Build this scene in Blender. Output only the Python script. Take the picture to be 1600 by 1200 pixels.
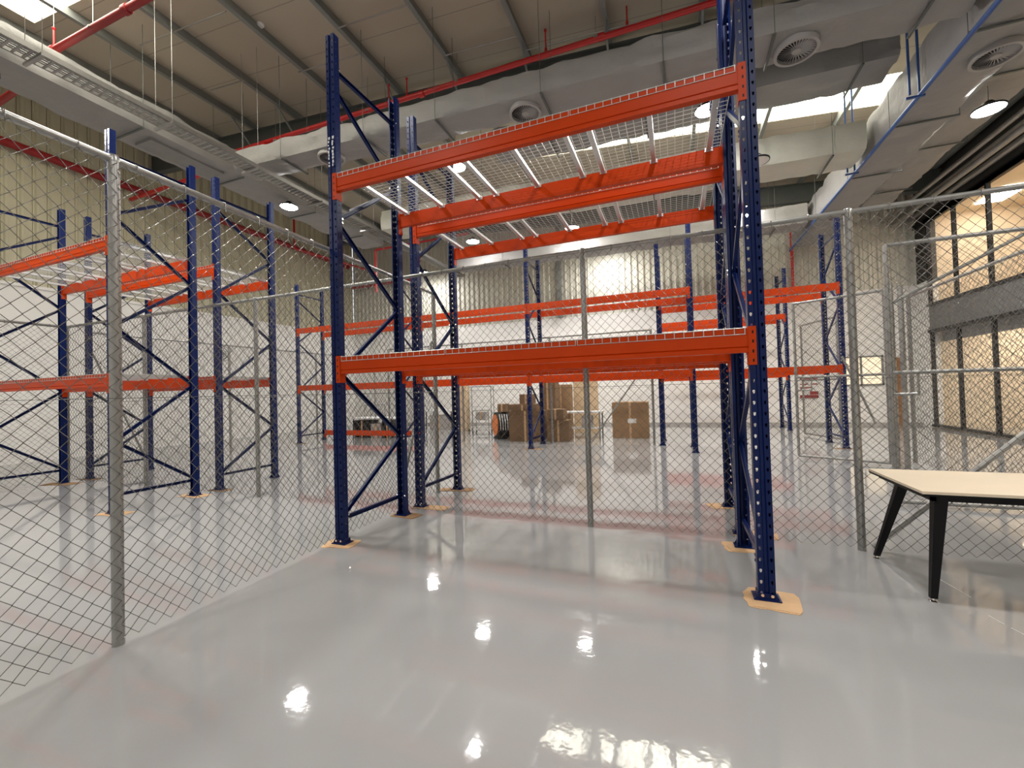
import bpy, math, random
from mathutils import Vector, Matrix, noise
random.seed(7)
S = bpy.context.scene
for o in list(bpy.data.objects): bpy.data.objects.remove(o)
COL = S.collection
PI = math.pi

# ------------------------------------------------------------------ camera
PITCH, ROLL, YAW = 0.0189, -0.0283, -0.3687
cy, sy = math.cos(YAW), math.sin(YAW)
fwd = Vector((sy*math.cos(PITCH), cy*math.cos(PITCH), math.sin(PITCH)))
rgt = Vector((cy, -sy, 0)); upv = rgt.cross(fwd)
r2 = rgt*math.cos(ROLL)+upv*math.sin(ROLL)
u2 = -rgt*math.sin(ROLL)+upv*math.cos(ROLL)
cam = bpy.data.cameras.new('camera'); co = bpy.data.objects.new('camera', cam); COL.objects.link(co)
M = Matrix((r2, u2, -fwd)).transposed().to_4x4(); M.translation = Vector((0, 0, 1.5))
co.matrix_world = M
cam.sensor_fit = 'HORIZONTAL'; cam.sensor_width = 36; cam.lens = 36*661/1600
cam.clip_start = 0.05; cam.clip_end = 200
S.camera = co

# ------------------------------------------------------------------ world, exposure
w = bpy.data.worlds.new('world'); S.world = w; w.use_nodes = True
w.node_tree.nodes['Background'].inputs[0].default_value = (0.9, 0.93, 1, 1)
w.node_tree.nodes['Background'].inputs[1].default_value = 0.6
S.view_settings.view_transform = 'Standard'; S.view_settings.look = 'None'
S.view_settings.gamma = 1; S.view_settings.use_curve_mapping = False
S.view_settings.exposure = 1.22
LAMP_STRENGTH = 120
SKY_STRENGTH = 6
OFFICE_STRENGTH = 11

# ------------------------------------------------------------------ materials
def mat(name, col, rough=.5, metal=0., spec=.5, noise_s=None, noise_amt=.15, bump=0, bump_s=30, emit=None, estr=0, coat=0):
    m = bpy.data.materials.new(name); m.use_nodes = True
    nt = m.node_tree; b = nt.nodes['Principled BSDF']
    b.inputs['Base Color'].default_value = (*col, 1)
    b.inputs['Roughness'].default_value = rough
    b.inputs['Metallic'].default_value = metal
    b.inputs['Specular IOR Level'].default_value = spec
    b.inputs['Coat Weight'].default_value = coat
    b.inputs['Coat Roughness'].default_value = .08
    tc = nt.nodes.new('ShaderNodeTexCoord')
    if noise_s:
        n = nt.nodes.new('ShaderNodeTexNoise'); n.inputs['Scale'].default_value = noise_s; n.inputs['Detail'].default_value = 4
        nt.links.new(tc.outputs['Object'], n.inputs['Vector'])
        mx = nt.nodes.new('ShaderNodeMix'); mx.data_type = 'RGBA'
        mx.inputs[6].default_value = (*[c*(1-noise_amt) for c in col], 1)
        mx.inputs[7].default_value = (*[min(1, c*(1+noise_amt)) for c in col], 1)
        nt.links.new(n.outputs['Fac'], mx.inputs[0]); nt.links.new(mx.outputs[2], b.inputs['Base Color'])
    if bump:
        n = nt.nodes.new('ShaderNodeTexNoise'); n.inputs['Scale'].default_value = bump_s; n.inputs['Detail'].default_value = 3
        nt.links.new(tc.outputs['Object'], n.inputs['Vector'])
        bp = nt.nodes.new('ShaderNodeBump'); bp.inputs['Strength'].default_value = bump; bp.inputs['Distance'].default_value = .02
        nt.links.new(n.outputs['Fac'], bp.inputs['Height']); nt.links.new(bp.outputs[0], b.inputs['Normal'])
    if emit:
        b.inputs['Emission Color'].default_value = (*emit, 1); b.inputs['Emission Strength'].default_value = estr
    return m

BLUE = mat('blue paint', (.001, .0105, .078), .33, noise_s=6, noise_amt=.1, spec=.25)
ORANGE = mat('orange paint', (.54, .046, .001), .38, noise_s=4, noise_amt=.06, spec=.18)
GALV = mat('galvanized steel', (.37, .37, .355), .36, .75, noise_s=18, noise_amt=.22)
ZINC = mat('zinc wire', (.62, .61, .58), .35, .6)
WIRE = mat('fence wire', (.26, .255, .24), .26, .75)
CHAN = mat('zinc channel', (.66, .66, .65), .3, .55, noise_s=12, noise_amt=.08)
CARD = mat('cardboard', (.31, .185, .09), .85, noise_s=9, noise_amt=.12)
CARDL = mat('light cardboard', (.62, .40, .22), .85, noise_s=12, noise_amt=.12)
BROWNBOX = mat('brown box', (.20, .115, .055), .85, noise_s=5, noise_amt=.12)
WHITE = mat('white label', (.8, .8, .8), .6)
WALLW = mat('white plaster', (.84, .82, .79), .8, noise_s=1.5, noise_amt=.03)
CLAD = mat('cream cladding', (.55, .51, .37), .5, noise_s=2, noise_amt=.05)
CLADF = mat('grey cream cladding', (.62, .60, .52), .5, noise_s=2, noise_amt=.05)
STEEL = mat('grey steel', (.085, .095, .09), .55, noise_s=5, noise_amt=.15)
PURL = mat('purlin steel', (.20, .21, .20), .5, noise_s=6, noise_amt=.1)
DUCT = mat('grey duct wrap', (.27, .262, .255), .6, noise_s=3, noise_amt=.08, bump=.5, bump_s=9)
DUCT_SKYLIT = mat('skylight-painted duct wrap', (.55, .55, .47), .6, noise_s=3, noise_amt=.1, bump=.6, bump_s=7)  # same wrap as the other ducts, colour lightened to paint in the skylight
RED = mat('red pipe', (.50, .012, .012), .35, coat=.2)
DKRED = mat('dark red pipe', (.28, .01, .012), .45)
BLUEP = mat('blue pipe', (.02, .075, .26), .4)
BLACK = mat('black metal', (.004, .004, .005), .45, spec=.25)
DARKW = mat('dark grey panel', (.035, .034, .032), .6, noise_s=3, noise_amt=.15)
SPAND = mat('grey spandrel', (.17, .17, .17), .6, noise_s=3, noise_amt=.08)
PEACH = mat('peach plaster', (.72, .60, .44), .85, noise_s=1, noise_amt=.04)
MAPLE = mat('maple table top', (.83, .70, .53), .35, noise_s=4, noise_amt=.04)
CHROME = mat('chrome', (.8, .8, .8), .08, 1)
GREY = mat('grey plastic', (.22, .22, .21), .6, noise_s=5)
TRAY = mat('tray steel', (.30, .29, .28), .35, .6, noise_s=9, noise_amt=.15)
ORPL = mat('orange plastic', (.85, .22, .03), .45)
BEIGE = mat('beige board', (.66, .50, .32), .8, noise_s=2, noise_amt=.05)
GREYW = mat('grey wrap', (.40, .38, .36), .55, noise_s=14, noise_amt=.4)
DIFG = mat('diffuser grey', (.33, .32, .315), .5)
LAMPE = mat('lamp lens', (1, 1, 1), .5, emit=(1, .975, .945), estr=LAMP_STRENGTH)
LAMPOFF = mat('lamp lens off', (.75, .75, .72), .3)
SKYL = mat('skylight sheet', (.9, .9, .85), .5, emit=(1, .96, .80), estr=SKY_STRENGTH)
PANELE = mat('office ceiling panel', (1, 1, 1), .5, emit=(1, .92, .80), estr=OFFICE_STRENGTH)
WINLIT = mat('lit room beyond', (.8, .7, .5), .5, emit=(1, .82, .6), estr=.3)

# floor: glossy grey epoxy
FLOOR = mat('grey epoxy', (.36, .355, .35), .06, spec=.7)
nt = FLOOR.node_tree; b = nt.nodes['Principled BSDF']
tc = nt.nodes.new('ShaderNodeTexCoord')
n1 = nt.nodes.new('ShaderNodeTexNoise'); n1.inputs['Scale'].default_value = .7; n1.inputs['Detail'].default_value = 6
mx = nt.nodes.new('ShaderNodeMix'); mx.data_type = 'RGBA'
mx.inputs[6].default_value = (.325, .325, .325, 1); mx.inputs[7].default_value = (.365, .365, .365, 1)
nt.links.new(tc.outputs['Object'], n1.inputs['Vector']); nt.links.new(n1.outputs['Fac'], mx.inputs[0]); nt.links.new(mx.outputs[2], b.inputs['Base Color'])
n2 = nt.nodes.new('ShaderNodeTexNoise'); n2.inputs['Scale'].default_value = 7; n2.inputs['Detail'].default_value = 3
nt.links.new(tc.outputs['Object'], n2.inputs['Vector'])
bp = nt.nodes.new('ShaderNodeBump'); bp.inputs['Strength'].default_value = .06; bp.inputs['Distance'].default_value = .02
nt.links.new(n2.outputs['Fac'], bp.inputs['Height']); nt.links.new(bp.outputs[0], b.inputs['Normal'])
n3 = nt.nodes.new('ShaderNodeTexNoise'); n3.inputs['Scale'].default_value = 3; n3.inputs['Detail'].default_value = 5
mr = nt.nodes.new('ShaderNodeMapRange'); mr.inputs[3].default_value = .015; mr.inputs[4].default_value = .09
nt.links.new(tc.outputs['Object'], n3.inputs['Vector']); nt.links.new(n3.outputs['Fac'], mr.inputs[0]); nt.links.new(mr.outputs[0], b.inputs['Roughness'])

# ceiling panels: beige boards with seams across
ROOF = mat('beige roof board', (.40, .34, .27), .75)
nt = ROOF.node_tree; b = nt.nodes['Principled BSDF']
tc = nt.nodes.new('ShaderNodeTexCoord'); sp = nt.nodes.new('ShaderNodeSeparateXYZ'); nt.links.new(tc.outputs['Object'], sp.inputs[0])
md = nt.nodes.new('ShaderNodeMath'); md.operation = 'PINGPONG'; md.inputs[1].default_value = .6
nt.links.new(sp.outputs['Y'], md.inputs[0])
cr = nt.nodes.new('ShaderNodeMapRange'); cr.inputs[1].default_value = 0; cr.inputs[2].default_value = .012
nt.links.new(md.outputs[0], cr.inputs[0])
mx = nt.nodes.new('ShaderNodeMix'); mx.data_type = 'RGBA'
mx.inputs[6].default_value = (.19, .17, .14, 1); mx.inputs[7].default_value = (.41, .36, .285, 1)
nt.links.new(cr.outputs[0], mx.inputs[0]); nt.links.new(mx.outputs[2], b.inputs['Base Color'])

# glass: mostly clear with a little mirror
GLASS = bpy.data.materials.new('window glass'); GLASS.use_nodes = True
nt = GLASS.node_tree; nt.nodes.clear()
out = nt.nodes.new('ShaderNodeOutputMaterial'); ms = nt.nodes.new('ShaderNodeMixShader')
tr = nt.nodes.new('ShaderNodeBsdfTransparent'); gl = nt.nodes.new('ShaderNodeBsdfGlossy'); gl.inputs['Roughness'].default_value = .02
fr = nt.nodes.new('ShaderNodeFresnel'); fr.inputs[0].default_value = 1.45
ge = nt.nodes.new('ShaderNodeNewGeometry'); iv = nt.nodes.new('ShaderNodeMath'); iv.operation = 'SUBTRACT'; iv.inputs[0].default_value = 1
mu = nt.nodes.new('ShaderNodeMath'); mu.operation = 'MULTIPLY'
nt.links.new(ge.outputs['Backfacing'], iv.inputs[1]); nt.links.new(iv.outputs[0], mu.inputs[0]); nt.links.new(fr.outputs[0], mu.inputs[1])
nt.links.new(mu.outputs[0], ms.inputs[0]); nt.links.new(tr.outputs[0], ms.inputs[1]); nt.links.new(gl.outputs[0], ms.inputs[2]); nt.links.new(ms.outputs[0], out.inputs[0])

# ------------------------------------------------------------------ mesh helpers
class MB:
    def __init__(s): s.v = []; s.f = []
    def box(s, a, b):
        i = len(s.v); (x0, y0, z0), (x1, y1, z1) = a, b
        s.v += [(x0,y0,z0),(x1,y0,z0),(x1,y1,z0),(x0,y1,z0),(x0,y0,z1),(x1,y0,z1),(x1,y1,z1),(x0,y1,z1)]
        s.f += [(i,i+3,i+2,i+1),(i+4,i+5,i+6,i+7),(i,i+1,i+5,i+4),(i+1,i+2,i+6,i+5),(i+2,i+3,i+7,i+6),(i+3,i,i+4,i+7)]
        return s
    def bar(s, p0, p1, w, h, up=(0,0,1)):
        p0, p1 = Vector(p0), Vector(p1); d = (p1-p0).normalized(); u = Vector(up)
        if abs(d.dot(u)) > .99: u = Vector((0,1,0))
        a = d.cross(u).normalized()*w/2; c = a.cross(d).normalized()*h/2; i = len(s.v)
        for p in (p0, p1):
            for q in (-a-c, a-c, a+c, -a+c): s.v.append(tuple(p+q))
        s.f += [(i,i+3,i+2,i+1),(i+4,i+5,i+6,i+7)]+[(i+k,i+(k+1)%4,i+4+(k+1)%4,i+4+k) for k in range(4)]
        return s
    def tube(s, pts, r, n=10, cap=True, r1=None):
        pts = [Vector(p) for p in pts]; base = len(s.v); ref = None; N = len(pts)
        for k, p in enumerate(pts):
            d = (pts[min(k+1, N-1)]-pts[max(k-1, 0)]).normalized()
            if ref is None: ref = Vector((0,0,1)) if abs(d.z) < .9 else Vector((1,0,0))
            a = d.cross(ref)
            if a.length < 1e-4: a = d.cross(Vector((0,1,.1)))
            a.normalize(); c = a.cross(d).normalized()
            rr = r if r1 is None else r+(r1-r)*k/(N-1)
            for j in range(n):
                t = 2*PI*j/n; s.v.append(tuple(p+a*math.cos(t)*rr+c*math.sin(t)*rr))
        for k in range(N-1):
            for j in range(n):
                s.f.append((base+k*n+j, base+k*n+(j+1)%n, base+(k+1)*n+(j+1)%n, base+(k+1)*n+j))
        if cap: s.f += [tuple(base+j for j in range(n))[::-1], tuple(base+(N-1)*n+j for j in range(n))]
        return s
    def prism(s, prof, axis, a0, a1):
        # closed 2D profile extruded along an axis ('x','y','z')
        n = len(prof); i = len(s.v)
        for a in (a0, a1):
            for (p, q) in prof:
                s.v.append({'x': (a, p, q), 'y': (p, a, q), 'z': (p, q, a)}[axis])
        s.f += [tuple(range(i, i+n))[::-1], tuple(range(i+n, i+2*n))]
        s.f += [(i+k, i+(k+1) % n, i+n+(k+1) % n, i+n+k) for k in range(n)]
        return s
    def ring(s, c, r0, r1, z0, z1, n=32):
        i = len(s.v)
        for k in range(n):
            t = 2*PI*k/n; ct, st = math.cos(t), math.sin(t)
            for r, z in ((r0, z0), (r1, z0), (r1, z1), (r0, z1)): s.v.append((c[0]+r*ct, c[1]+r*st, c[2]+z))
        for k in range(n):
            a, b_ = i+4*k, i+4*((k+1) % n)
            for j in range(4): s.f.append((a+j, b_+j, b_+(j+1) % 4, a+(j+1) % 4))
        return s
    def lathe(s, c, prof, n=24):
        i = len(s.v); m = len(prof)
        for k in range(n):
            t = 2*PI*k/n
            for r, z in prof: s.v.append((c[0]+r*math.cos(t), c[1]+r*math.sin(t), c[2]+z))
        for k in range(n):
            a, b_ = i+m*k, i+m*((k+1) % n)
            for j in range(m-1): s.f.append((a+j, b_+j, b_+j+1, a+j+1))
        return s
    def build(s, name, m, parent=None, smooth=False, loc=None):
        me = bpy.data.meshes.new(name); me.from_pydata(s.v, [], s.f); me.update()
        me.materials.append(m)
        if smooth:
            for p in me.polygons: p.use_smooth = True
            try: me.set_sharp_from_angle(angle=math.radians(40))
            except Exception: pass
        o = bpy.data.objects.new(name, me); COL.objects.link(o)
        if loc: o.location = loc
        if parent: o.parent = parent
        return o

def tag(o, label=None, cat=None, group=None, kind=None):
    if label: o['label'] = label
    if cat: o['category'] = cat
    if group: o['group'] = group
    if kind: o['kind'] = kind
    return o
def empty(name, loc=(0,0,0), rz=0, **k):
    o = bpy.data.objects.new(name, None); COL.objects.link(o); o.location = loc; o.rotation_euler = (0,0,rz)
    o.empty_display_size = .1
    return tag(o, **k)
def copy(o, parent=None, loc=None):
    c = o.copy(); COL.objects.link(c); c.parent = parent
    if loc is not None: c.location = loc
    for ch in o.children: copy(ch, c)
    return c
def bevel(o, wd=.004, seg=2):
    m = o.modifiers.new('bevel', 'BEVEL'); m.width = wd; m.segments = seg; m.limit_method = 'ANGLE'
    return o

# ------------------------------------------------------------------ the hall shell
XL, XR, YN, YF = -16.0, 7.65, -7.0, 18.1
def zr(x): return 8.6-.08*x
MAS = 4.7
def struct(o): o['kind'] = 'structure'; return o

struct(MB().box((XL-.3, YN-.3, -.2), (12.5, YF+.3, 0)).build('floor', FLOOR))
fl_o = bpy.data.objects['floor']
for pts in (((1.80, 4.18), (1.83, 3.98), (1.845, 3.86)), ((1.80, 3.60), (1.82, 3.50)), ((1.83, 3.46), (1.87, 3.33)), ((1.845, 3.30), (1.93, 3.02))):
    sm = MB()
    for a, b_ in zip(pts, pts[1:]): sm.bar((*a, .0), (*b_, .0), .0045, .0012)
    sm.build('scuff_mark', WHITE, fl_o)
# roof: strips of boards with two skylight strips left open and filled with bright sheets
roof = MB()
SK = [(3.1, 4.65, -12.4, -5.6), (11.6, 12.75, -4.0, 5.6)]
def roofslab(mb, x0, x1, y0, y1, t=.1, dz=0):
    i = len(mb.v)
    for z in (0, t):
        mb.v += [(x0, y0, zr(x0)+z+dz), (x1, y0, zr(x1)+z+dz), (x1, y1, zr(x1)+z+dz), (x0, y1, zr(x0)+z+dz)]
    mb.f += [(i,i+3,i+2,i+1),(i+4,i+5,i+6,i+7),(i,i+1,i+5,i+4),(i+1,i+2,i+6,i+5),(i+2,i+3,i+7,i+6),(i+3,i,i+4,i+7)]
ys = [YN-.3, SK[0][0], SK[0][1], SK[1][0], SK[1][1], YF+.3]
for k in (0, 2, 4): roofslab(roof, XL-.3, 12.5, ys[k], ys[k+1])
for (a, b_, x0, x1) in SK:
    roofslab(roof, XL-.3, x0, a, b_); roofslab(roof, x1, 12.5, a, b_)
ceiling = struct(roof.build('ceiling', ROOF))
for (a, b_, x0, x1) in SK:
    m_ = MB(); roofslab(m_, x0, x1, a, b_, .03, .05); m_.build('skylight', SKYL, ceiling)
xp = -12.85-1.69*1
while xp < 7.6:
    m_ = MB(); z = zr(xp)
    m_.bar((xp, YN, z-.10), (xp, YF, z-.10), .06, .20)
    m_.bar((xp+.03, YN, z-.19), (xp+.03, YF, z-.19), .06, .012)
    m_.build('purlin', PURL, ceiling); xp += 1.69
for yy in (.6, 8.75, 16.4):
    m_ = MB(); x0, x1 = XL, 7.6; h = .62
    for dz0, dz1, wd in ((-.2-h, -.2-h+.02, .22), (-.22, -.2, .22), (-.2-h, -.2, .02)):
        i = len(m_.v)
        for dz in (dz0, dz1):
            m_.v += [(x0, yy-wd/2, zr(x0)+dz), (x1, yy-wd/2, zr(x1)+dz), (x1, yy+wd/2, zr(x1)+dz), (x0, yy+wd/2, zr(x0)+dz)]
        m_.f += [(i,i+3,i+2,i+1),(i+4,i+5,i+6,i+7),(i,i+1,i+5,i+4),(i+1,i+2,i+6,i+5),(i+2,i+3,i+7,i+6),(i+3,i,i+4,i+7)]
    m_.build('rafter', STEEL, ceiling)
# thin tie rods under the purlins and fly braces at the rafter
for k, (xa, xb, yy) in enumerate([(-10.6, -7.9, 5.6), (-7.9, -6.1, 7.3), (-10.6, -9.4, 7.1), (-4.4, -2.7, 7.9), (-2.7, 0.7, 8.3), (-6.1, -4.4, 6.6)]):
    MB().tube([(xa, yy, zr(xa)-.19), (xb, yy, zr(xb)-.19)], .014, 6).build('tie_rod', TRAY, ceiling)
for xq in (-12.85+1.69*k for k in range(0, 9)):
    MB().bar((xq, 8.7, zr(xq)-.78), (xq, 8.0, zr(xq)-.18), .04, .04).build('fly_brace', PURL, ceiling)

def cladding(name, m, parent, p0, p1, z0, z1, nrm, pitch=.29, d=.055, zfun=None):
    p0, p1 = Vector((*p0, 0)), Vector((*p1, 0)); L = (p1-p0).length; u = (p1-p0)/L; nv = Vector((*nrm, 0))
    prof = []; t = 0
    while t < L:
        for a, q in ((0, 0), (.45, 0), (.53, 1), (.70, 1), (.78, 0), (.90, 0), (.905, -.6), (.96, -.6), (.965, 0)):
            if t+a*pitch <= L: prof.append((t+a*pitch, q*d))
        t += pitch
    mb = MB()
    for (a, q) in prof:
        P = p0+u*a+nv*q; top = z1 if zfun is None else zfun(P.x)
        mb.v += [(P.x, P.y, z0), (P.x, P.y, top)]
    for k in range(len(prof)-1): mb.f.append((2*k, 2*k+2, 2*k+3, 2*k+1))
    # closed behind, so it is a sheet with depth
    n0 = len(mb.v); e = p0-nv*.05; g = p1-nv*.05
    mb.v += [(e.x, e.y, z0), (g.x, g.y, z0), (g.x, g.y, z1 if zfun is None else zfun(g.x)), (e.x, e.y, z1 if zfun is None else zfun(e.x))]
    mb.f.append((n0, n0+3, n0+2, n0+1))
    return mb.build(name, m, parent)

wl = struct(MB().box((XL-.3, YN, 0), (XL, YF, MAS)).build('wall_left', WALLW))
cladding('cladding', CLAD, wl, (XL-.02, YF), (XL-.02, YN), MAS, zr(XL)+.05, (1, 0))
MB().box((XL-.05, YN, MAS-.06), (XL+.05, YF, MAS+.02)).build('flashing', WALLW, wl)
wf = struct(MB().box((XL, YF, 0), (12.5, YF+.3, MAS)).build('wall_far', WALLW))
cladding('cladding', CLADF, wf, (XL, YF+.02), (12.5, YF+.02), MAS, 9, (0, -1), pitch=.25, zfun=lambda x: zr(x)+.05)
for xx in (-12, -4.6, 2.2):
    MB().box((xx-.1, YF-.16, MAS), (xx+.1, YF, zr(xx))).build('column', PURL, wf)
wn = struct(MB().box((XL, YN-.3, 0), (12.5, YN, 10.2)).build('wall_near', WALLW))

# office block on the right: glazed front
XO = XR
Y0o, Y1o = -7.0, 17.45
wr = MB(); wr.box((XO, YN, 3.05), (XO+.25, Y1o, 3.88))
wright = struct(wr.build('wall_right', SPAND))
MB().box((XO, YN, 6.62), (XO+.25, YF, 9.2)).build('dark_cladding', DARKW, wright)
MB().box((XO, Y1o, 0), (XO+.25, YF, MAS)).build('end_pier', WALLW, wright)
MB().box((XO-.01, Y1o, MAS), (XO+.25, YF, 6.62)).build('dark_pier', DARKW, wright)
MB().box((XO-.06, YN, 6.54), (XO+.02, YF, 6.68)).build('head_frame', BLACK, wright)
wo = MB(); wo.box((XO+4.2, YN, 0), (XO+4.4, YF, 8))
woff = struct(wo.build('wall_office', PEACH))
MB().box((XO+.25, YN, 3.3), (XO+4.2, Y1o, 3.85)).build('office_slab', PEACH, woff)
MB().box((XO+.25, YN, 6.75), (XO+4.2, Y1o, 6.9)).build('office_ceiling', PEACH, woff)
MB().box((XO+.25, Y1o, 0), (XO+4.2, Y1o+.15, 6.9)).build('end_wall', PEACH, woff)
for zz in (6.72, 3.27):
    for yy in (2.5, 6.5, 10.3, 12.9, 15.6):
        MB().box((XO+.9 if zz > 5 else XO+1.6, yy, zz), (XO+1.5 if zz > 5 else XO+2.2, yy+1.2, zz+.02)).build('ceiling_light', PANELE, woff)
MULL = [17.35, 16.0, 14.55, 13.1, 11.6, 10.1, 8.6, 7.1, 5.6, 4.1, 2.6, 1.1]
for wi, (z0, z1) in enumerate(((3.88, 6.58), (0.05, 3.05))):
    win = struct(MB().box((XO+.02, YN, z0), (XO+.03, Y1o, z1)).build('window_%d' % (wi+1), GLASS))
    for ym in MULL:
        MB().box((XO-.035, ym-.03, z0), (XO+.06, ym+.03, z1)).build('mullion', BLACK, win)
    MB().box((XO-.06, YN, z0-.03), (XO+.1, Y1o, z0+.05)).build('sill', BLACK, win)
    MB().box((XO-.06, YN, z1-.04), (XO+.1, Y1o, z1+.05)).build('head', BLACK, win)
MB().box((XO+.3, 2.0, 2.72), (XO+.36, Y1o, 3.05)).build('blind_box', SPAND, woff)
# lit windows and door in the far wall
w3 = struct(MB().box((5.55, YF-.03, 1.42), (6.62, YF-.01, 2.36)).build('window_3', WINLIT))
fm = MB()
for xx in (5.55, 6.02, 6.62): fm.box((xx-.03, YF-.06, 1.38), (xx+.03, YF, 2.4))
fm.box((5.52, YF-.06, 1.38), (6.65, YF, 1.43)); fm.box((5.52, YF-.06, 2.35), (6.65, YF, 2.4))
fm.build('frame', GREY, w3)
d1 = struct(MB().box((6.95, YF-.05, 0), (7.15, YF, 2.3)).build('door_1', mat('brown door', (.28, .13, .05), .5)))
struct(MB().box((XL, YF-.03, 0), (XR, YF, .1)).build('baseboard_far', GREYW))

# ------------------------------------------------------------------ pallet racks
PH = 5.27
def strip(mb, p, q, z0, z1, pitch, hw, hh, hx=.5, off=.02):
    """flat strip between profile points p,q with a column of six-sided holes"""
    (ax, ay), (bx, by) = p, q; L = math.hypot(bx-ax, by-ay); ux, uy = (bx-ax)/L, (by-ay)/L
    def P(t, z): return (ax+ux*t, ay+uy*t, z)
    n = int((z1-z0)/pitch); c = L*hx
    for k in range(n):
        zb, zt = z0+k*pitch, z0+(k+1)*pitch
        if k == n-1: zt = z1
        zc = zb+pitch/2; i = len(mb.v)
        mb.v += [P(0, zb), P(c, zb), P(L, zb), P(L, zc), P(L, zt), P(c, zt), P(0, zt), P(0, zc)]
        mb.v += [P(c-hw*.25, zc-hh), P(c, zc-hh), P(c+hw*.25, zc-hh), P(c+hw/2, zc), P(c+hw/2, zc+hh*.7), P(c, zc+hh), P(c-hw/2, zc+hh*.7), P(c-hw/2, zc)]
        o = [0, 1, 2, 3, 4, 5, 6, 7]; h = [8, 9, 10, 11, 12, 13, 14, 15]
        for a in range(8):
            b_ = (a+1) % 8; mb.f.append((i+o[a], i+o[b_], i+h[b_], i+h[a]))
def flat(mb, p, q, z0, z1):
    i = len(mb.v); mb.v += [(*p, z0), (*q, z0), (*q, z1), (*p, z1)]; mb.f.append((i, i+1, i+2, i+3))
def post_mesh():
    mb = MB(); z0, z1 = .012, PH; W = .052
    prof = [(-.030, .045), (-W, .030), (-W, -.042), (-.016, -.042), (-.010, -.032), (.010, -.032), (.016, -.042), (W, -.042), (W, .030), (.030, .045)]
    for k in range(len(prof)-1):
        p, q = prof[k], prof[k+1]
        if k in (2, 6): strip(mb, p, q, z0, z1, .078, .016, .013)
        elif k in (1, 7): strip(mb, p, q, z0, z1, .078, .008, .006, .45)
        else: flat(mb, p, q, z0, z1)
    o = mb.build('upright_post', BLUE)
    s = o.modifiers.new('gauge', 'SOLIDIFY'); s.thickness = .003; s.offset = 0
    return o
POST = post_mesh(); POST_ME = POST.data; bpy.data.objects.remove(POST)
fb = MB()
fb.box((-.085, -.065, 0), (.085, .065, .008))
fb.prism([(-.075, .008), (.075, .008), (.054, .045), (-.054, .045)], 'y', -.052, -.046)
fb.prism([(-.06, .008), (.05, .008), (.045, .045), (-.045, .045)], 'x', -.060, -.054)
fb.prism([(-.06, .008), (.05, .008), (.045, .045), (-.045, .045)], 'x', .054, .060)
FO = fb.build('base_plate', BLUE); FOOT_ME = FO.data; bpy.data.objects.remove(FO)
bb = MB()
bb.tube([(0, 0, 0), (0, -.008, 0)], .011, 6)
BO = bb.build('anchor_bolt', CHROME); BOLT_ME = BO.data; bpy.data.objects.remove(BO)
cn = MB()   # beam end connector: front plate and side plate, origin at beam top, for a left-hand post
cn.box((.006, -.050, -.262), (.053, -.0445, .012)); cn.box((.0525, -.050, -.262), (.058, .028, .012))
nq = len(cn.f)
for zz in (-.03, -.095, -.165, -.23): cn.box((.022, -.0503, zz-.011), (.033, -.0499, zz+.011))
CO = cn.build('beam_connector', ORANGE); CONN_ME = CO.data; CONN_ME.materials.append(BLACK)
for pf in CONN_ME.polygons[nq:]: pf.material_index = 1
bpy.data.objects.remove(CO)
def link(name, me, parent, loc=(0,0,0), rz=0, sx=1, sy=1, solid=0):
    o = bpy.data.objects.new(name, me); COL.objects.link(o); o.parent = parent; o.location = loc
    o.rotation_euler = (0, 0, rz); o.scale = (sx, sy, 1)
    if solid:
        s = o.modifiers.new('gauge', 'SOLIDIFY'); s.thickness = solid; s.offset = 0
    return o
BEAM_CACHE = {}
def beam(rack, x0, x1, y, z, face):
    key = round(x1-x0, 3)
    if key not in BEAM_CACHE:
        L = x1-x0-.112; p = [(-.042, 0), (-.042, -.128), (-.034, -.134), (-.042, -.140), (-.042, -.172), (.012, -.172), (.012, -.042), (-.012, -.042), (-.012, 0)]
        o = MB().prism(p, 'x', .056, .056+L).build('beam', ORANGE); BEAM_CACHE[key] = o.data; bpy.data.objects.remove(o)
    # mirrored by turning round, so that the outer face always looks away from the rack
    if face < 0: o = link('beam', BEAM_CACHE[key], rack, (x0, y, z))
    else: o = link('beam', BEAM_CACHE[key], rack, (x1, y, z), PI)
    L = x1-x0
    link('beam_connector', CONN_ME, o, (0, 0, 0)); link('beam_connector', CONN_ME, o, (L, 0, 0), 0, -1)
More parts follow.
